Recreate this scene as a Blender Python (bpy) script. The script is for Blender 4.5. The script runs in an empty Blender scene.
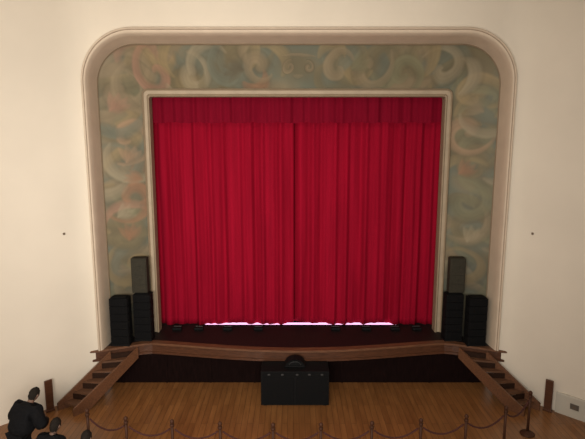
import bpy, bmesh, math, random
import numpy as np
from mathutils import Vector, Matrix
random.seed(7); rng=np.random.RandomState(9)
S=bpy.context.scene; COL=S.collection
FZ=-1.1   # auditorium floor height (stage deck is z=0)

# ---------------------------------------------------------------- materials
def nodes(name):
    m=bpy.data.materials.new(name); m.use_nodes=True
    nt=m.node_tree; return m,nt,nt.nodes['Principled BSDF']
def mat(name,c,rough=.6,metal=0,noise=0.15,scale=8,bump=0,sheen=0,stretch=None,emit=None,spec=None):
    m,nt,b=nodes(name)
    tc=nt.nodes.new('ShaderNodeTexCoord'); mp=nt.nodes.new('ShaderNodeMapping')
    if stretch: mp.inputs['Scale'].default_value=stretch
    nt.links.new(tc.outputs['Object'],mp.inputs[0])
    n=nt.nodes.new('ShaderNodeTexNoise'); n.inputs['Scale'].default_value=scale; n.inputs['Detail'].default_value=5
    nt.links.new(mp.outputs[0],n.inputs['Vector'])
    r=nt.nodes.new('ShaderNodeValToRGB')
    r.color_ramp.elements[0].position=.3; r.color_ramp.elements[1].position=.7
    r.color_ramp.elements[0].color=[x*(1-noise) for x in c]+[1]
    r.color_ramp.elements[1].color=[min(1,x*(1+noise)) for x in c]+[1]
    nt.links.new(n.outputs['Fac'],r.inputs[0]); nt.links.new(r.outputs[0],b.inputs['Base Color'])
    b.inputs['Roughness'].default_value=rough; b.inputs['Metallic'].default_value=metal
    if spec is not None: b.inputs['Specular IOR Level'].default_value=spec
    if bump:
        bp=nt.nodes.new('ShaderNodeBump'); bp.inputs['Strength'].default_value=bump; bp.inputs['Distance'].default_value=.02
        nt.links.new(n.outputs['Fac'],bp.inputs['Height']); nt.links.new(bp.outputs[0],b.inputs['Normal'])
    if emit:
        b.inputs['Emission Color'].default_value=(*emit[0],1); b.inputs['Emission Strength'].default_value=emit[1]
    return m
M_wall=mat('cream_plaster',(.68,.62,.53),.85,noise=.03,scale=.8,bump=.05)
M_panel=mat('pale_grey_panel',(.47,.44,.38),.7,noise=.04,scale=2)
M_frame=mat('pale_beige_moulding',(.56,.465,.365),.6,noise=.05,scale=3)
M_frame2=mat('beige_edge_moulding',(.52,.43,.335),.6,noise=.05,scale=4)
M_tan=mat('taupe_moulding',(.26,.20,.135),.6,noise=.08,scale=4)
M_taupe=mat('dull_taupe_band',(.35,.28,.20),.6,noise=.08,scale=4)
M_frameline=mat('painted_groove_shade',(.30,.225,.165),.6)  # darker tone paints the moulding's shadow line into the groove
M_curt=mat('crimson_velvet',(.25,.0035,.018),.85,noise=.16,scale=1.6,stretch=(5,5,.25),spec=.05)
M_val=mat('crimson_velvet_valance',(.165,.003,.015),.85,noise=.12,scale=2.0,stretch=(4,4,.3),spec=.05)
M_deck=mat('black_stage_boards',(.008,.004,.004),.6,noise=.4,scale=3,stretch=(8,.6,1),spec=.3)
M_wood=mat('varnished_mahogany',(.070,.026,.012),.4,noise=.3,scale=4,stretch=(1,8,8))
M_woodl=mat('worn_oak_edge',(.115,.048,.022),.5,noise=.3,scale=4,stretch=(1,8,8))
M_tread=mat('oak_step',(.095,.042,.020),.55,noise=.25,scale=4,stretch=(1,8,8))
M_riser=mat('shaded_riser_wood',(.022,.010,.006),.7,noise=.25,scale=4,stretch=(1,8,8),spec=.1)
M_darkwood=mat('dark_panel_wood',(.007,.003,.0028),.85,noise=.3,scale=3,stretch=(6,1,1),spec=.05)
M_black=mat('black_paint',(.0045,.0045,.005),.7,noise=.2,scale=20,spec=.12)
M_grille=mat('black_grille',(.005,.005,.0055),.75,noise=.5,scale=120,spec=.08)
M_gray=mat('charcoal_cabinet',(.034,.031,.023),.75,noise=.2,scale=20,spec=.1)
M_steel=mat('dull_black_steel',(.03,.03,.031),.5,metal=.3)
M_brass=mat('aged_dark_brass',(.055,.022,.012),.6,metal=.1,spec=.2)
M_rope=mat('maroon_velvet_rope',(.05,.012,.009),.9,noise=.3,scale=30)
M_cloth=mat('black_fabric',(.006,.006,.007),.9,noise=.3,scale=30,bump=.2,spec=.1)
M_skin=mat('skin',(.15,.085,.06),.6,noise=.05)
M_hair=mat('dark_hair',(.014,.011,.009),.8,noise=.4,scale=60,spec=.1)
M_lip=mat('lip',(.14,.05,.045))
M_plastic=mat('dark_vent_plastic',(.10,.085,.07),.5)
M_dot=mat('brown_fixing',(.12,.08,.05),.5)
M_hemglow=mat('pink_white_hem_glow',(.9,.6,.85),.5,emit=((1,.50,.86),1.35))  # emission stands for the brightly lit floor behind the curtain hem

def floor_mat():
    m,nt,b=nodes('oak_plank_floor')
    tc=nt.nodes.new('ShaderNodeTexCoord'); mp=nt.nodes.new('ShaderNodeMapping')
    mp.inputs['Rotation'].default_value=(0,0,math.radians(90))
    nt.links.new(tc.outputs['Object'],mp.inputs[0])
    br=nt.nodes.new('ShaderNodeTexBrick'); br.inputs['Scale'].default_value=1
    br.inputs['Brick Width'].default_value=1.6; br.inputs['Row Height'].default_value=.13
    br.inputs['Mortar Size'].default_value=.005; br.inputs['Bias'].default_value=0
    br.inputs['Color1'].default_value=(.205,.087,.029,1); br.inputs['Color2'].default_value=(.26,.116,.039,1)
    br.inputs['Mortar'].default_value=(.09,.038,.014,1)
    nt.links.new(mp.outputs[0],br.inputs['Vector'])
    n=nt.nodes.new('ShaderNodeTexNoise'); n.inputs['Scale'].default_value=3; n.inputs['Detail'].default_value=6
    mp2=nt.nodes.new('ShaderNodeMapping'); mp2.inputs['Scale'].default_value=(4,.5,1)
    nt.links.new(tc.outputs['Object'],mp2.inputs[0]); nt.links.new(mp2.outputs[0],n.inputs['Vector'])
    mx=nt.nodes.new('ShaderNodeMix'); mx.data_type='RGBA'; mx.blend_type='MULTIPLY'; mx.inputs['Factor'].default_value=.5
    nt.links.new(br.outputs['Color'],mx.inputs['A']); 
    r=nt.nodes.new('ShaderNodeValToRGB'); r.color_ramp.elements[0].position=.3; r.color_ramp.elements[0].color=(.45,.4,.36,1)
    r.color_ramp.elements[1].position=.65
    nt.links.new(n.outputs['Fac'],r.inputs[0]); nt.links.new(r.outputs[0],mx.inputs['B'])
    nt.links.new(mx.outputs['Result'],b.inputs['Base Color'])
    b.inputs['Roughness'].default_value=.32
    return m
M_floor=floor_mat()
def mural_mat():
    m,nt,b=nodes('painted_mural')
    a=nt.nodes.new('ShaderNodeVertexColor'); a.layer_name='paint'
    nt.links.new(a.outputs['Color'],b.inputs['Base Color']); b.inputs['Roughness'].default_value=.65
    return m
M_mural=mural_mat()

# ---------------------------------------------------------------- helpers
def obj(name,verts,faces,m,parent=None,smooth=False,loc=None):
    me=bpy.data.meshes.new(name); me.from_pydata([tuple(v) for v in verts],[],[tuple(f) for f in faces]); me.update()
    o=bpy.data.objects.new(name,me); COL.objects.link(o)
    if m: me.materials.append(m)
    if smooth: me.shade_smooth()
    if parent: o.parent=parent
    if loc: o.location=loc
    return o
def from_bm(name,bm,m,parent=None,smooth=False,loc=None):
    bmesh.ops.recalc_face_normals(bm,faces=bm.faces[:])
    me=bpy.data.meshes.new(name); bm.to_mesh(me); bm.free()
    o=bpy.data.objects.new(name,me); COL.objects.link(o)
    if m: me.materials.append(m)
    if smooth: me.shade_smooth()
    if parent: o.parent=parent
    if loc: o.location=loc
    return o
def top(o,label,cat,group=None,kind=None):
    o['label']=label; o['category']=cat
    if group: o['group']=group
    if kind: o['kind']=kind
    return o
def struct(o,label,cat): return top(o,label,cat,kind='structure')
def empty(name,loc,rz=0):
    e=bpy.data.objects.new(name,None); e.empty_display_size=.2; COL.objects.link(e); e.location=loc; e.rotation_euler=(0,0,rz); return e
def add_box(bm,c,s,bev=0,rot=None):
    r=bmesh.ops.create_cube(bm,size=1)
    vs=r['verts']; bmesh.ops.scale(bm,vec=s,verts=vs)
    if bev:
        es=list({e for v in vs for e in v.link_edges})
        rr=bmesh.ops.bevel(bm,geom=es,offset=bev,segments=2,affect='EDGES',profile=.5)
        vs=list({v for f in rr['faces'] for v in f.verts}|{v for v in vs if v.is_valid})
    if rot: bmesh.ops.rotate(bm,cent=(0,0,0),matrix=rot,verts=vs)
    bmesh.ops.translate(bm,vec=c,verts=vs)
def box(name,c,s,m,parent=None,bev=0.01):
    bm=bmesh.new(); add_box(bm,c,s,bev); return from_bm(name,bm,m,parent)
def tube_geo(pts,r,n=10,cap=True):
    pts=[Vector(p) for p in pts]; V=[];F=[]
    up=Vector((0,0,1))
    for i,p in enumerate(pts):
        t=(pts[min(i+1,len(pts)-1)]-pts[max(i-1,0)]).normalized()
        a=t.cross(up)
        if a.length<1e-3: a=t.cross(Vector((1,0,0)))
        a.normalize(); b=t.cross(a)
        rr=r[i] if isinstance(r,(list,tuple)) else r
        for k in range(n):
            an=2*math.pi*k/n; V.append(p+a*math.cos(an)*rr+b*math.sin(an)*rr)
    for i in range(len(pts)-1):
        for k in range(n):
            F.append((i*n+k,i*n+(k+1)%n,(i+1)*n+(k+1)%n,(i+1)*n+k))
    if cap: F.append(tuple(range(n))[::-1]); F.append(tuple((len(pts)-1)*n+k for k in range(n)))
    return V,F
def tube(name,pts,r,m,parent=None,n=10):
    V,F=tube_geo(pts,r,n); return obj(name,V,F,m,parent,smooth=True)
def lathe(name,prof,m,parent=None,n=20,loc=None):
    V=[];F=[]
    for (r,z) in prof:
        for k in range(n): V.append((r*math.cos(2*math.pi*k/n),r*math.sin(2*math.pi*k/n),z))
    for i in range(len(prof)-1):
        for k in range(n): F.append((i*n+k,i*n+(k+1)%n,(i+1)*n+(k+1)%n,(i+1)*n+k))
    F.append(tuple(range(n))[::-1]); F.append(tuple((len(prof)-1)*n+k for k in range(n)))
    return obj(name,V,F,m,parent,smooth=True,loc=loc)
def dup(e,loc,rz=None,sx=None):
    c=e.copy(); COL.objects.link(c); c.location=loc
    if rz is not None: c.rotation_euler=(0,0,rz)
    for ch in e.children:
        k=ch.copy(); COL.objects.link(k); k.parent=c
        for g in ch.children:
            q=g.copy(); COL.objects.link(q); q.parent=k
    return c

# ---------------------------------------------------------------- proscenium arch
def arch(half,topz,R,ns=40,nc=16,nt=60,z0=0.0):
    P=[]
    for i in range(ns): P.append((-half,z0+(topz-R-z0)*i/ns))
    for i in range(nc+1):
        a=math.pi-(math.pi/2)*i/nc; P.append((-half+R+R*math.cos(a),topz-R+R*math.sin(a)))
    for i in range(1,nt): P.append((-half+R+(2*(half-R))*i/nt,topz))
    for i in range(nc+1):
        a=math.pi/2-(math.pi/2)*i/nc; P.append((half-R+R*math.cos(a),topz-R+R*math.sin(a)))
    for i in range(1,ns+1): P.append((half,(topz-R)-(topz-R-z0)*i/ns))
    return P
def sweep(name,rows,m,z0=0.013,parent=None,smooth=False,dx=0):
    V=[];F=[];n=None
    for (h,t,R,y) in rows:
        P=arch(h,t,R,z0=z0); n=len(P)
        V+=[(p[0]+dx,y,p[1]) for p in P]
    for i in range(len(rows)-1):
        for k in range(n-1): F.append((i*n+k,i*n+k+1,(i+1)*n+k+1,(i+1)*n+k))
    return obj(name,V,F,m,parent,smooth=smooth)

def wf(x):
    x=abs(x)
    if x<4.6: return 0.
    if x<5.4: return (x-4.6)**2/1.6
    return .4+(x-5.4)
H0,T0,R0=4.95,7.68,1.15
xs=set([round(p[0],5) for p in arch(H0,T0,R0)])
xs|=set(np.round(np.linspace(H0,8,60),5))|set(np.round(-np.linspace(H0,8,60),5))
xs=sorted(xs)
def lowz(x):
    a=abs(x)
    if a>=H0-1e-6: return None
    if a<=H0-R0: return T0
    return T0-R0+math.sqrt(max(0,R0**2-(a-(H0-R0))**2))
V=[];F=[]
zt=10.0
cols=[]
for x in xs:
    lz=lowz(x); cols.append((x,lz))
def strip(a,b,la,lb,rows=10):
    for r in range(rows):
        q=[]
        for (x,l,t) in ((a,la,r),(b,lb,r),(b,lb,r+1),(a,la,r+1)):
            q.append((x,-wf(x),l+(zt-l)*t/rows))
        k=len(V); V.extend(q); F.append((k,k+1,k+2,k+3))
for (x1,l1),(x2,l2) in zip(cols[:-1],cols[1:]):
    if l1 is None and l2 is None: strip(x1,x2,FZ,FZ)
    else:
        strip(x1,x2,l1 if l1 is not None else T0-R0,l2 if l2 is not None else T0-R0)
wall=obj('wall_front',V,F,M_wall)
bm=bmesh.new(); bm.from_mesh(wall.data); bmesh.ops.remove_doubles(bm,verts=bm.verts[:],dist=1e-4)
bmesh.ops.recalc_face_normals(bm,faces=bm.faces[:]); bm.to_mesh(wall.data); bm.free(); wall.data.shade_smooth()
struct(wall,'cream plaster wall curving forward around the stage arch','wall')
for s,nm in ((-1,'wall_left'),(1,'wall_right')):
    o=obj(nm,[(8*s,-3,FZ),(8*s,-14,FZ),(8*s,-14,10),(8*s,-3,10)],[(0,1,2,3)],M_wall)
    struct(o,'plain cream plaster side wall of the auditorium','wall')
o=obj('ceiling',[(-8,-14,10),(8,-14,10),(8,.3,10),(-8,.3,10)],[(0,1,2,3)],M_wall); struct(o,'plain cream plaster auditorium ceiling','ceiling')
o=obj('floor',[(-8,-14,FZ),(8,-14,FZ),(8,.5,FZ),(-8,.5,FZ)],[(0,1,2,3)],M_floor); struct(o,'golden brown oak plank floor before the stage','floor')
o=obj('wall_back',[(-5.2,3.6,0),(5.2,3.6,0),(5.2,3.6,8.5),(-5.2,3.6,8.5)],[(0,1,2,3)],M_black); struct(o,'black wall behind the stage curtain','wall')
# low pale panel following the wall
V=[];F=[]
xs2=[6.06+i*.1 for i in range(13)]
for x in xs2:
    y=-wf(x)
    for (oy,z) in ((0,FZ),(-.05,FZ),(-.05,FZ+.47),(-.035,FZ+.50),(0,FZ+.50)): V.append((x+oy*.7,y+oy*.7,z))
for i in range(len(xs2)-1):
    for k in range(4): F.append((i*5+k,i*5+k+1,(i+1)*5+k+1,(i+1)*5+k))
F.append((0,1,2,3,4)); q=(len(xs2)-1)*5; F.append((q+4,q+3,q+2,q+1,q))
o=obj('trim_1',V,F,M_panel); struct(o,'low pale grey panel along the foot of the wall','wall panel')

fr=empty('proscenium_frame',(0,0,0))
sweep('outer_moulding',[(5.0,7.73,1.2,.02),(5.0,7.73,1.2,-.19),(4.99,7.72,1.19,-.21),(4.965,7.695,1.165,-.21),(4.955,7.685,1.155,-.19)],M_frame2,parent=fr,smooth=True)
sweep('shadow_groove',[(4.955,7.685,1.155,-.19),(4.95,7.68,1.15,-.18),(4.94,7.67,1.14,-.18)],M_frameline,parent=fr)
sweep('cove_band',[(4.94,7.67,1.14,-.18),(4.93,7.64,1.12,-.18),(4.91,7.60,1.09,-.14),(4.89,7.57,1.06,.03),(4.88,7.52,1.02,.25),(4.875,7.485,.99,.43)],M_frame,parent=fr,smooth=True)
sweep('inner_bead',[(4.875,7.485,.99,.43),(4.865,7.47,.97,.42),(4.855,7.455,.95,.45),(4.875,7.455,.95,.5)],M_tan,parent=fr)
top(fr,'cream moulded proscenium frame with rounded upper corners','arch frame')

inf=empty('inner_proscenium_frame',(0,0,0))
IX=-.03
sweep('outer_fillet',[(3.95,6.50,.16,1.12),(3.95,6.50,.16,1.02),(3.93,6.48,.14,1.0),(3.91,6.46,.12,1.03)],M_tan,parent=inf,dx=IX)
sweep('flat_band',[(3.91,6.46,.12,1.03),(3.90,6.45,.11,1.05),(3.83,6.37,.08,1.05),(3.82,6.36,.07,1.03)],M_taupe,parent=inf,dx=IX)
sweep('inner_fillet',[(3.82,6.36,.07,1.03),(3.80,6.33,.06,1.01),(3.77,6.30,.05,1.03),(3.77,6.30,.05,1.3)],M_tan,parent=inf,dx=IX)
top(inf,'narrow taupe moulded inner frame around the red curtain','arch frame')

# ---- mural: painted scrolls as a colour attribute on the splayed band
Pa=arch(4.875,7.465,.96,ns=300,nc=60,nt=480,z0=.003); Pb=arch(3.94,6.49,.15,ns=300,nc=60,nt=480,z0=.003)
A=np.array(Pa);B=np.array(Pb);NA=len(A);NW=70
w=np.linspace(0,1,NW)[:,None,None]
G=A[None]*(1-w)+B[None]*w
Yd=(.48+(1.08-.48)*np.linspace(0,1,NW))[:,None]*np.ones((NW,NA))
X=G[...,0].copy(); Z=G[...,1].copy()
def vnoise(x,z,seed,fr):
    r=np.random.RandomState(seed); o=np.zeros_like(x)
    for k in range(9):
        a=r.rand()*6.28; f=fr*(.5+1.4*r.rand()); o+=np.sin(x*f*np.cos(a)+z*f*np.sin(a)+r.rand()*6.28)*(.6+.6*r.rand())
    return o/5.
PEACH=(.38,.235,.145);PINK=(.37,.185,.13);OCH=(.30,.22,.105);CREAM=(.335,.285,.19);TEAL=(.125,.155,.125);OLV=(.155,.13,.07);RUST=(.32,.14,.075);GRN=(.175,.18,.105);DK=(.08,.068,.042);TAN=(.27,.21,.13)
fine=vnoise(X,Z,13,16); mid=vnoise(X,Z,15,6)
def blend(C,mask,col): return C*(1-mask[...,None])+np.array(col)*mask[...,None]
wx=X+.22*vnoise(X,Z,31,2.6); wz=Z+.22*vnoise(X,Z,32,2.6)
f1=vnoise(wx,wz,35,3.0)
pal=np.array([OLV,GRN,TAN,TEAL,OLV,OCH,DK])
idx=np.clip((f1+1.5)/3,0,.999)*(len(pal)-1); i0=idx.astype(int); ft=np.clip((idx-i0-.2)/.6,0,1)[...,None]
C=pal[i0]*(1-ft)+pal[np.minimum(i0+1,len(pal)-1)]*ft
def stroke(C,pts,wd,col,al=.85,rimk=.5):
    pts=np.array(pts)
    x0,z0=pts.min(0)-.4; x1,z1=pts.max(0)+.4
    sel=(X>x0)&(X<x1)&(Z>z0)&(Z<z1)
    if not sel.any(): return C
    xs_,zs_=X[sel]+.035*mid[sel],Z[sel]+.035*mid[sel]
    b=np.full(xs_.shape,99.); sd=np.zeros(xs_.shape); uu=np.zeros(xs_.shape)
    n=len(pts)
    for i in range(n-1):
        a=pts[i];e=pts[i+1]-a;L=max(1e-6,(e**2).sum())
        t=np.clip(((xs_-a[0])*e[0]+(zs_-a[1])*e[1])/L,0,1)
        dx=xs_-a[0]-t*e[0];dz=zs_-a[1]-t*e[1];d=np.sqrt(dx*dx+dz*dz)
        u=(i+t)/(n-1); wl=wd*(.10+.90*np.sin(np.pi*np.clip(u*.85+.10,0,1)))
        q=d/wl; m=q<b
        b=np.where(m,q,b); sd=np.where(m,np.sign(e[0]*dz-e[1]*dx),sd); uu=np.where(m,u,uu)
    q=b; g=sd*np.clip(q,0,1)
    # one side of every painted form melts into its neighbour
    mask=np.clip((1.0-q)*(3.2+1.6*sd),0,1)*al*(.65+.35*np.sin(np.pi*uu))
    sh=1+.30*g+.07*np.cos(g*12)
    colv=np.array(col)[None]*sh[:,None]
    Cs=C[sel]
    rim=np.clip(1-np.abs(q-1.0)*4.5,0,1)*rimk*(.35+.65*(sd<0))
    Cs=Cs*(1-mask[:,None])+colv*mask[:,None]
    Cs=Cs*(1-rim[:,None])+np.array(DK)*rim[:,None]
    C[sel]=Cs; return C
def spiral(cx,cz,R,turns,a0,dr=1,sq=1.):
    n=34; return [(cx+R*(.08+.92*(i/n)**1.1)*math.cos(a0+dr*turns*6.283*(i/n)),cz+sq*R*(.08+.92*(i/n)**1.1)*math.sin(a0+dr*turns*6.283*(i/n))) for i in range(n+1)]
def arc(cx,cz,R,a0,a1,sq=1.):
    n=14; return [(cx+R*math.cos(a0+(a1-a0)*i/n),cz+sq*R*math.sin(a0+(a1-a0)*i/n)) for i in range(n+1)]
def scurve(x0,z0,x1,z1,amp):
    n=18; o=[]
    dx,dz=x1-x0,z1-z0
    for i in range(n+1):
        t=i/n; k=amp*math.sin(2*math.pi*t); o.append((x0+dx*t-dz*k,z0+dz*t+dx*k))
    return o
cL=[TAN,PINK,TEAL,OCH,CREAM,PEACH,OLV,TEAL,TAN,RUST]; cR=[TAN,CREAM,OLV,OCH,GRN,PEACH,OLV,TAN,OCH,GRN]
for s in (-1,1):
    cA=cL if s<0 else cR
    for off,sw in ((.0,1),(.26,-1)):
        chain=[(4.4,.3),(4.3,1.7),(4.5,3.0),(4.3,4.3),(4.5,5.6),(4.2,6.8),(3.0,7.0),(1.8,6.9),(.6,7.05)]
        for (a,b),am in zip(zip(chain[:-1],chain[1:]),[.25,-.28,.25,-.28,.25,.22,-.25,.22]):
            C=stroke(C,scurve(s*(a[0]+(off if a[1]<6 else 0)),a[1]+(off if a[1]>6 else off*1.5),s*(b[0]+(off if b[1]<6 else 0)),b[1]+(off if b[1]>6 else off*1.5),am*s*sw),.20*(1+.15*rng.randn()),(OLV,GRN,TAN,TEAL,OCH)[rng.randint(5)],.75,.3)
    seq=[(4.45,1.0,.6),(4.35,1.95,.66),(4.5,2.8,.6),(4.3,3.65,.66),(4.5,4.5,.62),(4.3,5.35,.66),(4.35,6.35,.68),(3.5,6.95,.62),(2.6,6.9,.62),(1.75,7.0,.60),(.95,6.95,.46)]
    for i,(cx,cz,R) in enumerate(seq):
        d=1 if (i%2)^(s<0) else -1
        cx+=rng.randn()*.05; cz+=rng.randn()*.06; R*=.95+.25*rng.rand(); a0=rng.rand()*6.28
        for j in range(3):
            a=a0+j*1.7+rng.rand()*.5
            C=stroke(C,arc(s*cx+R*.6*math.cos(a),cz+R*.6*math.sin(a),R*(.6+.35*rng.rand()),a-.6*d,a+d*(1.7+.8*rng.rand())),.14+.07*rng.rand(),cA[rng.randint(10)],.72,.3)
        C=stroke(C,spiral(s*cx,cz,R*.85,.95+.3*rng.rand(),a0,d,.9+.3*rng.rand()),.14+.04*rng.rand(),cA[(i*3)%10],.78,.4)
for (px,pz,r,col,a) in [(-4.55,6.0,.32,PINK,.6),(-4.3,4.75,.30,PEACH,1.0),(-4.15,4.25,.26,RUST,2.6),(-4.35,2.75,.30,RUST,1.2),(-4.5,3.3,.28,CREAM,.3),(-4.6,5.35,.26,TEAL,1.9),
   (4.5,6.0,.30,TAN,2.4),(4.25,4.4,.28,RUST,.5),(4.5,3.6,.28,GRN,1.6),(4.5,2.7,.28,CREAM,.9),(1.45,7.0,.30,GRN,.3),(-1.5,6.95,.32,DK,2.8)]:
    for j in range(4):
        aa=a+(j-1.5)*.42; l=r*(1.5-.12*abs(j-1.5))
        C=stroke(C,[(px-.35*r*math.cos(a)+l*t*math.cos(aa+.35*t),pz-.35*r*math.sin(a)+l*t*math.sin(aa+.35*t)) for t in (0,.25,.5,.75,1)],r*.34,tuple(c*(1+.10*(j%2)) for c in col),.5,.15)
for _ in range(2):
    Cp=C.copy(); Cp[1:-1,1:-1]=(C[1:-1,1:-1]*3+C[:-2,1:-1]+C[2:,1:-1]+C[1:-1,:-2]+C[1:-1,2:])/7; C=Cp
C=blend(C,np.clip(1.6-np.sqrt((X/.5)**2+((Z-7.0)/.3)**2)*1.2,0,1)*.7,OLV)
for s in (-1,1):
    for r_,c_ in ((.17,DK),(.15,TAN)): C=stroke(C,spiral(s*.24,6.98,r_,1.3,0 if s>0 else 3.14,s),.045,c_,.7,.4)
C=stroke(C,[(-.42,7.22),(0,7.24),(.42,7.22)],.045,TAN,.6); C=stroke(C,[(-.12,6.8),(0,6.78),(.12,6.8)],.05,TAN,.4)
haze=np.array((.205,.170,.105)); C=C*.68+haze*.32
C=C*(1+.05*fine+.10*mid)[...,None]
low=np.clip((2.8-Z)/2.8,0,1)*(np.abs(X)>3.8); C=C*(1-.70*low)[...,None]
C=np.clip(C*.85,0.006,1)
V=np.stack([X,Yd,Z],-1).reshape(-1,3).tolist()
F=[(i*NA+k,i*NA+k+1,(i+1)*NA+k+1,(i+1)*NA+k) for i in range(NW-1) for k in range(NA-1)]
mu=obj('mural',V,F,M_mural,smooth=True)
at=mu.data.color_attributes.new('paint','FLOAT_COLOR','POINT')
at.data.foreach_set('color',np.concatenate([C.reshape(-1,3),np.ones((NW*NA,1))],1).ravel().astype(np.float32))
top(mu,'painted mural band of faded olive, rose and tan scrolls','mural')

# ---------------------------------------------------------------- curtains
def foldf(x,z,seed):
    r=np.random.RandomState(seed)
    y=0
    for wl,am in ((.95,.028),(.46,.036),(.29,.036),(.165,.013)):
        ph=r.rand()*6.28
        y+=am*np.sin(6.2832*(x+.03*np.sin(x*3.1+ph)+.008*np.sin(z*1.1+ph))/wl+ph)
    if seed!=21: y+=.07*np.exp(-((x+.085)/.035)**2)   # the parting tucks back
    return y
def hem(x):
    a=abs(x-.1)
    env=1 if a<2.3 else max(0,1-((a-2.3)/.6)**2) if a<2.9 else 0
    r=.020+env*(.016+.026*math.sin(x*3.3+.9)+.020*math.sin(x*7.7+2.1)+.012*math.sin(x*19))
    if a<.5: r+=.040*(1-a/.5)
    return max(.020+.004*env,r)
def curtain(name,x0,x1,seed,label):
    nx=int((x1-x0)/.012); nz=36; V=[];F=[]
    for j in range(nz+1):
        for i in range(nx+1):
            x=x0+(x1-x0)*i/nx; hz=hem(x); z=hz+(6.75-hz)*j/nz
            V.append((x,1.62+foldf(x,z,seed)*(1-.25*j/nz),z))
    for j in range(nz):
        for i in range(nx):
            k=j*(nx+1)+i; F.append((k,k+1,k+nx+2,k+nx+1))
    o=obj(name,V,F,M_curt,smooth=True)
    sm=o.modifiers.new('thickness','SOLIDIFY'); sm.thickness=.01
    return top(o,label,'curtain',group='pair of red stage curtains')
curtain('stage_curtain',-4.15,-.088,3,'floor-length crimson velvet curtain hanging in deep pleats, closed')
curtain('stage_curtain',-.082,4.15,3,'floor-length crimson velvet curtain hanging in deep pleats, closed')
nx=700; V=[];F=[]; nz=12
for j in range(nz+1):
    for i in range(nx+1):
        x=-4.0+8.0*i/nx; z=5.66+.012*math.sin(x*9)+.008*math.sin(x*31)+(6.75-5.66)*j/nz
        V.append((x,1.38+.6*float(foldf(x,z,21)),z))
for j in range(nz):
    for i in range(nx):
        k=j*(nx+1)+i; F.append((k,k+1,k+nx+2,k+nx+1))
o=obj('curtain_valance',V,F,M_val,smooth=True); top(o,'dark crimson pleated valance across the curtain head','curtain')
bt=empty('hem_glow_strip',(.08,1.68,.001))  # added glowing strip, imitates light leaking out below the curtain
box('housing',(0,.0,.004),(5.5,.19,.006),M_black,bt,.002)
box('hem_glow_face',(0,0,.009),(5.44,.15,.004),M_hemglow,bt,.001)
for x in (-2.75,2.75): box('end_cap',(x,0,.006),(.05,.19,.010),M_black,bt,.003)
top(bt,'glowing pink-white strip added for the light leaking under the curtain hem','stage light')
first=None
for x in (-3.35,-2.75,-1.95,-1.1,1.05,1.9,2.7,3.3):
    if first is None:
        e=empty('footlight',(x,1.22,.001))
        box('housing',(0,0,.045),(.26,.14,.08),M_black,e,.02)
        box('lens_hood',(0,.07,.07),(.22,.05,.05),M_steel,e,.01)
        first=e
    else: e=dup(first,(x,1.22,.001))
    top(e,'low black footlight on the dark stage before the curtain','stage light',group='footlights before the curtain')

# ---------------------------------------------------------------- stage platform
def edge_pts(off=0.0):
    P=[(-5.22,-.18),(-5.0,-.13),(-4.5,.08),(-4.0,.29)]
    n=48
    for i in range(n+1):
        x=-3.8+7.6*i/n; P.append((x,.33-.48*math.cos(x/3.8*math.pi/2)**1.2 if abs(x)<3.8 else .33))
    P+=[(4.0,.29),(4.5,.08),(5.0,-.13),(5.22,-.18)]
    return [(p[0],p[1]-off) for p in P]
st=empty('stage_platform',(0,0,0))
E=edge_pts(); n=len(E)
V=[(x,y,0) for x,y in E]+[(x,3.6,0) for x,y in E]
F=[(k,k+1,n+k+1,n+k) for k in range(n-1)]
obj('deck',V,F,M_deck,st)
def edge_sweep(name,prof,m):
    V=[];F=[]
    for (off,z) in prof: V+=[(x,y,z) for x,y in edge_pts(off)]
    N=len(prof)
    for i in range(N-1):
        for k in range(n-1): F.append((i*n+k,i*n+k+1,(i+1)*n+k+1,(i+1)*n+k))
    return obj(name,V,F,m,st)
edge_sweep('nosing',[(-.16,.001),(-.16,.012),(.035,.012),(.05,0),(.05,-.035),(.035,-.045),(.0,-.045)],M_woodl)
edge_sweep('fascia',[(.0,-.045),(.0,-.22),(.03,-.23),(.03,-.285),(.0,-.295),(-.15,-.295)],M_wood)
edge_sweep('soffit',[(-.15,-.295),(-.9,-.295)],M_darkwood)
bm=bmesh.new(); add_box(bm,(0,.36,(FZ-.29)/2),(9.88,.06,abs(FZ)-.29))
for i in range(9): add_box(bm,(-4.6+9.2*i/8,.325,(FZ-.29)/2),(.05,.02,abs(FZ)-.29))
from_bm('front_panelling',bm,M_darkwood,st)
top(st,'raised dark stage with a bowed polished mahogany front edge','stage')

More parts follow.
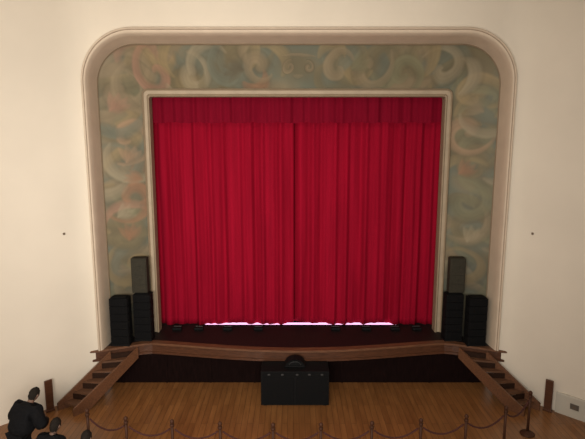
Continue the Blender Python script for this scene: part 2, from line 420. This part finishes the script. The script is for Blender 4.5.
# ---------------------------------------------------------------- stairs
def stairs(s):
    e=empty('stage_stairs',(4.5*s,0,FZ))
    org=Vector((4.5*s,0,FZ))
    Ti=Vector((4.04*s,.17,-.02));To=Vector((4.66*s,-.09,-.02));Fi=Vector((5.22*s,-1.30,FZ));Fo=Vector((5.70*s,-1.04,FZ))
    N=6
    for i in range(1,N):
        a=(i-.42)/N; b=(i+.50)/N; z=-abs(FZ)*i/N-.04*(1-i/N)
        q=[Ti.lerp(Fi,a),To.lerp(Fo,a),To.lerp(Fo,b),Ti.lerp(Fi,b)]
        V=[Vector((p.x,p.y,z))-org for p in q]+[Vector((p.x,p.y,z-.045))-org for p in q]
        obj('tread',V,[(0,1,2,3),(7,6,5,4),(0,4,5,1),(1,5,6,2),(2,6,7,3),(3,7,4,0)],M_tread,e)
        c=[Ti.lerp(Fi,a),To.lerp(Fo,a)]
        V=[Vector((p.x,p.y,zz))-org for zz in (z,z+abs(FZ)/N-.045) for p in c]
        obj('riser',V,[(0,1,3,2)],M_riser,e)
    for (a,b) in ((Ti,Fi),(To,Fo)):
        d=(b-a); side=Vector((d.y,-d.x,0)).normalized()*.026
        ab=a.lerp(b,.80); a2=a.lerp(b,.06)
        ring=[Vector((a2.x,a2.y,-.02)),Vector((a2.x,a2.y,-.29)),Vector((ab.x,ab.y,FZ)),Vector((b.x,b.y,FZ)),Vector((b.x,b.y,FZ+.17))]
        V=[p+side-org for p in ring]+[p-side-org for p in ring]; k=len(ring)
        F=[tuple(range(k)),tuple(range(2*k-1,k-1,-1))]+[(i,(i+1)%k+0,(i+1)%k+k,i+k) for i in range(k)]
        obj('stringer',V,F,M_woodl,e)
    top(e,'narrow wooden stairs with sloping solid side rails to the stage','stairs',group='pair of stage stairs')
stairs(-1);stairs(1)
def post(x,y,rz,label):
    e=empty('wooden_post',(x,y,FZ),rz)
    box('post_shaft',(0,0,.39),(.17,.045,.78),M_wood,e,.008)
    box('post_foot',(0,0,.03),(.20,.09,.06),M_wood,e,.01)
    top(e,label,'post',group='posts beside the stage stairs')
post(-5.86,-1.08,.78,'flat dark wooden post standing by the wall and stair foot'); post(5.86,-1.08,-.78,'flat dark wooden post standing by the wall and stair foot')

# ---------------------------------------------------------------- speakers
def cab(e,zc,h,w_,d,m):
    bm=bmesh.new()
    add_box(bm,(0,d/2,zc),(w_,d,h*.97),.008)
    c=from_bm('speaker_cabinet',bm,m,e)
    bm=bmesh.new(); add_box(bm,(0,-.006,zc),(w_*.94,.016,h*.88),.004)
    for k in range(5): add_box(bm,(-w_*.36+w_*.18*k,-.016,zc),(.012,.008,h*.8))
    from_bm('grille',bm,M_grille,c)
    for s in (-1,1):
        box('rigging_plate',(s*(w_/2+.006),d*.3,zc),(.012,.08,h*.7),M_black,c,.003)
def stack(x,y,rz,hs,w_,d,m,label,base=.06):
    e=empty('line_array_speaker',(x,y,0.002),rz)
    box('ground_frame',(0,d/2,base/2),(w_+.02,d+.02,base),M_black,e,.01)
    z=base
    for h in hs: cab(e,z+h/2,h,w_,d,m); z+=h
    box('top_bumper',(0,d/2,z+.012),(w_*.8,d*.7,.024),M_black,e,.006)
    top(e,label,'loudspeaker',group='loudspeaker stacks on the stage corners'); return e
for s in (-1,1):
    stack(4.55*s,.10,0,[.2]*6,.46,.32,M_black,'black line array loudspeaker stack beside the arch frame')
    stack(4.06*s,.42,0,[.2]*6,.44,.32,M_black,'black line array loudspeaker stack with a grey column on top')
    u=empty('column_loudspeaker',(4.10*s,.46,1.30))
    box('speaker_cabinet',(0,.13,.46),(.40,.24,.92),M_gray,u,.02)
    box('grille',(0,.004,.46),(.35,.02,.86),M_gray,u,.006)
    for k in range(3): box('grille_rib',(0,-.008,.24+.23*k),(.34,.008,.012),M_gray,u,.002)
    top(u,'charcoal grey column loudspeaker standing on a black stack','loudspeaker',group='grey column loudspeakers')

e=empty('subwoofer',(-.09,-.85,FZ)); W_=1.63;D=.58;Hh=.86
box('speaker_cabinet',(0,D/2,Hh/2+.02),(W_,D,Hh),M_black,e,.012)
for sx in (-1,1): box('grille',(sx*.40,-.006,.40),(.74,.02,.66),M_grille,e,.006)
box('control_strip',(0,-.006,.81),(1.54,.018,.10),M_grille,e,.004)
for sx in (-.62,-.3,.05,.34,.64):
    box('connector',(sx,-.018,.81),(.06,.016,.04),M_steel,e,.004)
for sx in (-1,1):
    for yy in (.06,D-.06): box('foot',(sx*.72,yy,.01),(.08,.06,.02),M_black,e,.003)
top(e,'wide plain black subwoofer unit on the floor against the stage','subwoofer')
mo=empty('stage_monitor',(-.09,-.46,FZ+.882))
V=[];F=[];n=24
for (y,r) in ((-.14,.17),(-.15,.22),(.12,.23),(.15,.19)):
    for k in range(n+1):
        a=math.pi*k/n; V.append((r*math.cos(a),y,.04+r*.66*math.sin(a)))
for i in range(3):
    for k in range(n): F.append((i*(n+1)+k,i*(n+1)+k+1,(i+1)*(n+1)+k+1,(i+1)*(n+1)+k))
F.append(tuple(range(n,-1,-1))); F.append(tuple(3*(n+1)+k for k in range(n+1)))
obj('domed_shell',V,F,M_black,mo)
box('base',(0,0,.02),(.50,.34,.04),M_black,mo,.012)
tube('front_ring',[(.14*math.cos(math.pi*k/16),-.16,.05+.09*math.sin(math.pi*k/16)) for k in range(17)],.006,M_steel,mo)
top(mo,'low domed black monitor speaker on top of the subwoofer case','loudspeaker')

# ---------------------------------------------------------------- stanchions and ropes
def pxx(px,d): return (px-292.5)/500*(d/.9214)-.15
posts=[]
for px,yy in ((88,-2.72),(126,-3.0),(172,-3.10),(220,-3.18),(273,-3.22),(321,-3.21),(372,-3.16),(421,-3.06),(466,-2.92),(505,-2.6),(528,-2.0)):
    posts.append((pxx(px,12+yy),yy))
first=None
for i,(x,y) in enumerate(posts):
    if first is None:
        e=empty('barrier_post',(x,y,FZ))
        lathe('base',[(.15,0),(.155,.015),(.13,.035),(.05,.055),(.03,.08)],M_brass,e)
        lathe('pole',[(.030,.06),(.026,.5),(.030,.89)],M_brass,e)
        lathe('collar',[(.032,.85),(.042,.86),(.042,.90),(.032,.91)],M_brass,e)
        lathe('finial',[(.020,.895),(.024,.91),(.038,.94),(.042,.965),(.032,.99),(.008,1.01)],M_brass,e)
        first=e
    else: e=dup(first,(x,y,FZ))
    top(e,'slim dark bronze barrier post with a ball finial','barrier post',group='rope barrier posts before the stage')
for (a,b) in zip(posts[:-1],posts[1:]):
    A_=Vector((*a,FZ+.80));B_=Vector((*b,FZ+.80)); d=(B_-A_).normalized()*.05
    L=(B_-A_).length
    pts=[]
    for k in range(17):
        t=k/16; p=(A_+d).lerp(B_-d,t); p.z-=.18*min(1,L)*(1-(2*t-1)**2); pts.append(p)
    o=tube('barrier_rope',pts,.017,M_rope); top(o,'dark maroon velvet rope sagging between two barrier posts','rope',group='barrier ropes before the stage')

# ---------------------------------------------------------------- chairs
def chair(x,y,rz,label):
    e=empty('folding_chair',(x,y,FZ),rz)
    box('seat',(0,0,.45),(.44,.42,.05),M_cloth,e,.02)
    bm=bmesh.new(); add_box(bm,(0,0,0),(.44,.04,.34),.018); 
    o=from_bm('backrest',bm,M_cloth,e); o.location=(0,.285,.72); o.rotation_euler=(-.15,0,0)
    for s in (-1,1):
        tube('leg',[(s*.20,-.18,0),(s*.20,-.17,.44)],.013,M_black,e,8)
        tube('leg',[(s*.21,.24,0),(s*.21,.22,.45),(s*.21,.29,.86)],.013,M_black,e,8)
    tube('crossbar',[(-.2,-.18,.15),(.2,-.18,.15)],.010,M_black,e,8)
    top(e,label,'chair',group='black chairs near the stage stairs')

# ---------------------------------------------------------------- person
def skin_obj(name,J,E_,R,m,parent,root=0,sub=2):
    me=bpy.data.meshes.new(name); me.from_pydata(J,E_,[]); o=bpy.data.objects.new(name,me); COL.objects.link(o); o.parent=parent
    sk=o.modifiers.new('skin','SKIN'); sk.use_smooth_shade=True
    for i,v in enumerate(me.skin_vertices[0].data):
        r=R[i]; v.radius=r if isinstance(r,tuple) else (r,r); v.use_root=(i==root)
    sb=o.modifiers.new('sub','SUBSURF'); sb.levels=sub; sb.render_levels=sub
    me.materials.append(m); return o
tex=bpy.data.textures.new('cloth_wrinkles','CLOUDS'); tex.noise_scale=.12
def person(loc,rz,pose,hairm,label,bulk=1.0):
    pe=empty('person',loc,rz)
    if pose=='stand':   # stooping forward, hands together in front
        sp=[(0,.06,.93),(0,-.02,1.11),(0,-.13,1.26),(0,-.20,1.35),(0,-.24,1.40),(0,-.29,1.45)]
        legs=[[(.10,.04,.86),(.13,-.03,.48),(.15,.02,.09),(.16,-.12,.04)]]
        arm=[(.22,-.15,1.30),(.36,-.12,1.05),(.19,-.36,1.00),(.13,-.42,1.01)]
        hc=(0,-.335,1.50); ht=.65
    else:
        sp=[(0,.08,.55),(0,.08,.74),(0,.02,.92),(0,-.03,1.03),(0,-.07,1.09),(0,-.11,1.15)]
        legs=[[(.10,-.02,.55),(.14,-.38,.53),(.15,-.36,.09),(.16,-.50,.04)]]
        arm=[(.19,-.01,.98),(.29,-.04,.74),(.17,-.28,.64),(.13,-.34,.635)]
        hc=(0,-.135,1.20); ht=.45
    J=[];R=[];Eb=[]
    def addc(parent,pts,rad):
        p=parent
        for q,r in zip(pts,rad):
            J.append(q);R.append(r);Eb.append((p,len(J)-1));p=len(J)-1
        return p
    J+=sp; R+=[(.15,.11),(.13,.10),(.16,.11),(.09,.08),.055,.07]; Eb+=[(i,i+1) for i in range(5)]
    for s in (-1,1):
        f=lambda q:(s*q[0],q[1],q[2])
        addc(0,[f(q) for q in legs[0]],[.095,.062,.042,.035])
        wri=addc(2,[f(q) for q in arm],[.065,.046,.030,.026])
        hx,hy,hz=arm[-1]
        for k in range(4):
            dz=-.03+.02*k; ln=(.05,.06,.065,.055)[k]
            addc(wri,[f((hx-.04,hy-.04,hz+dz)),f((hx-.04-ln*.5,hy-.07,hz-.005+dz)),f((hx-.04-ln,hy-.055,hz-.01+dz))],[.0095,.009,.008])
        addc(wri,[f((hx-.02,hy+.01,hz+.045)),f((hx-.05,hy-.01,hz+.06))],[.010,.009])
    skin_obj('body',J,Eb,R,M_skin,pe)
    bm=bmesh.new(); bmesh.ops.create_uvsphere(bm,u_segments=24,v_segments=16,radius=1)
    for v in bm.verts:
        x,y,z=v.co; ff=1-.22*max(0,-z)
        x*=.078*ff; yy=y*.098*(1-.10*max(0,-z)); zz=z*.125
        if y<-.85 and abs(v.co.x)<.25 and -.35<z<.1: yy-=.022*(1-abs(v.co.x)*3)
        if y<-.6 and .1<z<.35 and .2<abs(v.co.x)<.6: yy+=.010
        if y<-.7 and abs(v.co.x)<.35 and -.75<z<-.6: yy-=.007
        v.co=(x,yy,zz)
    hd=from_bm('head',bm,M_skin,pe,True,hc); hd.rotation_euler=(ht,0,0)
    for s in (-1,1):
        bm=bmesh.new(); bmesh.ops.create_uvsphere(bm,u_segments=10,v_segments=8,radius=.011); from_bm('eye',bm,M_black,hd,True,(s*.032,-.084,.012))
        bm=bmesh.new(); bmesh.ops.create_uvsphere(bm,u_segments=10,v_segments=8,radius=.03); bmesh.ops.scale(bm,vec=(.35,.6,1),verts=bm.verts[:]); from_bm('ear',bm,M_skin,hd,True,(s*.084,.0,-.005))
    box('mouth',(0,-.088,-.062),(.045,.008,.010),M_lip,hd,.002)
    bm=bmesh.new(); bmesh.ops.create_uvsphere(bm,u_segments=32,v_segments=20,radius=1)
    bmesh.ops.delete(bm,geom=[v for v in bm.verts if (v.co.y<-.55 and v.co.z<.48) or (v.co.z<-.05 and v.co.y<.05) or v.co.z<-.85],context='VERTS')
    for v in bm.verts:
        k=1+.05*math.sin(v.co.x*9+v.co.z*7)*math.cos(v.co.y*8)
        v.co=(v.co.x*.088*k,v.co.y*.108*k+.006,v.co.z*.137*k+.004)
    from_bm('hair',bm,hairm,hd,True)
    J=[];R=[];Eb=[]
    B=bulk
    J+=[(sp[0][0],sp[0][1],sp[0][2]-.08),sp[1],sp[2],sp[3],sp[4]];R+=[(.24*B,.19*B),(.22*B,.18*B),(.24*B,.18*B),(.15*B,.13*B),(.092,.092)];Eb+=[(0,1),(1,2),(2,3),(3,4)]
    for s in (-1,1): addc(2,[(s*q[0],q[1],q[2]) for q in arm[:3]]+[(s*(arm[2][0]*.6+arm[3][0]*.4),arm[2][1]*.6+arm[3][1]*.4,arm[2][2])],[.125*B,.10*B,.070,.060])
    jk=skin_obj('jacket',J,Eb,R,M_cloth,pe,sub=3)
    dm=jk.modifiers.new('wrinkles','DISPLACE'); dm.texture=tex; dm.strength=.045; dm.mid_level=.4
    J=[sp[0]];R=[(.165,.125)];Eb=[]
    for s in (-1,1): addc(0,[(s*q[0],q[1],q[2]) for q in legs[0][:3]],[.11,.08,.062])
    skin_obj('trousers',J,Eb,R,M_cloth,pe)
    for s in (-1,1):
        q=legs[0][2]
        bm=bmesh.new(); add_box(bm,(s*q[0],q[1]-.07,.045),(.10,.28,.09),.03); from_bm('shoe',bm,M_black,pe,True)
    top(pe,label,'person')
person((-5.22,-3.38,FZ),math.radians(160),'stand',M_hair,'person in black jacket leaning forward with hands together',1.15)
chair(-4.50,-3.75,math.pi-.3,'black padded chair under a seated person in black')
person((-4.50,-3.75,FZ),math.pi-.3,'sit',M_hair,'person in black seated on a chair facing the stage')
chair(-3.76,-4.15,math.pi-.15,'black padded chair under a seated person near the barrier')
person((-3.76,-4.15,FZ),math.pi-.15,'sit',M_hair,'person in black seated behind the rope barrier')

# ---------------------------------------------------------------- wall fittings
def fit(name,x,z,w_,h,m,label,cat,off=.012):
    e=empty(name,(x-math.copysign(off,x)*.7,-wf(x)-off,z),math.copysign(math.atan(1.0 if abs(x)>5.4 else .6),-x))
    box('plate',(0,0,0),(w_,.02,h),m,e,.004); box('centre_screw',(0,-.012,0),(w_*.25,.008,h*.25),M_dot,e,.001)
    top(e,label,cat)
fit('wall_fixing',-5.50,3.05,.05,.05,M_dot,'small brown metal fixing on the cream wall','wall fitting')
fit('wall_fixing',5.48,3.05,.05,.05,M_dot,'small brown metal fixing on the cream wall','wall fitting')
fit('wall_vent',6.34,-.82,.18,.13,M_plastic,'small dark vent plate on the low pale wall panel','wall vent',.06)

# ---------------------------------------------------------------- lights
def area(name,loc,rot,sx,sy,e,c,spread=180):
    l=bpy.data.lights.new(name,'AREA'); l.shape='RECTANGLE'; l.size=sx; l.size_y=sy; l.energy=e; l.color=c; l.spread=math.radians(spread)
    o=bpy.data.objects.new(name,l); COL.objects.link(o); o.location=loc; o.rotation_euler=rot; return o
area('overhead_fill',(-1.5,-7.5,9.7),(math.radians(30),0,0),9,4,320,(1,.915,.80))  # unseen soft fill added overhead for the walls and floor
area('front_fill',(-1.6,-13,4.4),(math.radians(86),0,math.radians(4)),6,2,600,(1,.915,.80),100)  # unseen fill added behind the camera to brighten the stage front
W=bpy.data.worlds.new('world'); S.world=W; W.use_nodes=True
W.node_tree.nodes['Background'].inputs[0].default_value=(1,.93,.82,1); W.node_tree.nodes['Background'].inputs[1].default_value=.25

cam=bpy.data.cameras.new('camera'); co=bpy.data.objects.new('camera',cam); COL.objects.link(co)
co.location=(-.15,-12,5.25); co.rotation_euler=(math.radians(90-9.2),0,0)
cam.sensor_width=36; cam.lens=500/585*36; cam.clip_end=100
S.camera=co
S.view_settings.view_transform='Standard'; S.view_settings.look='None'
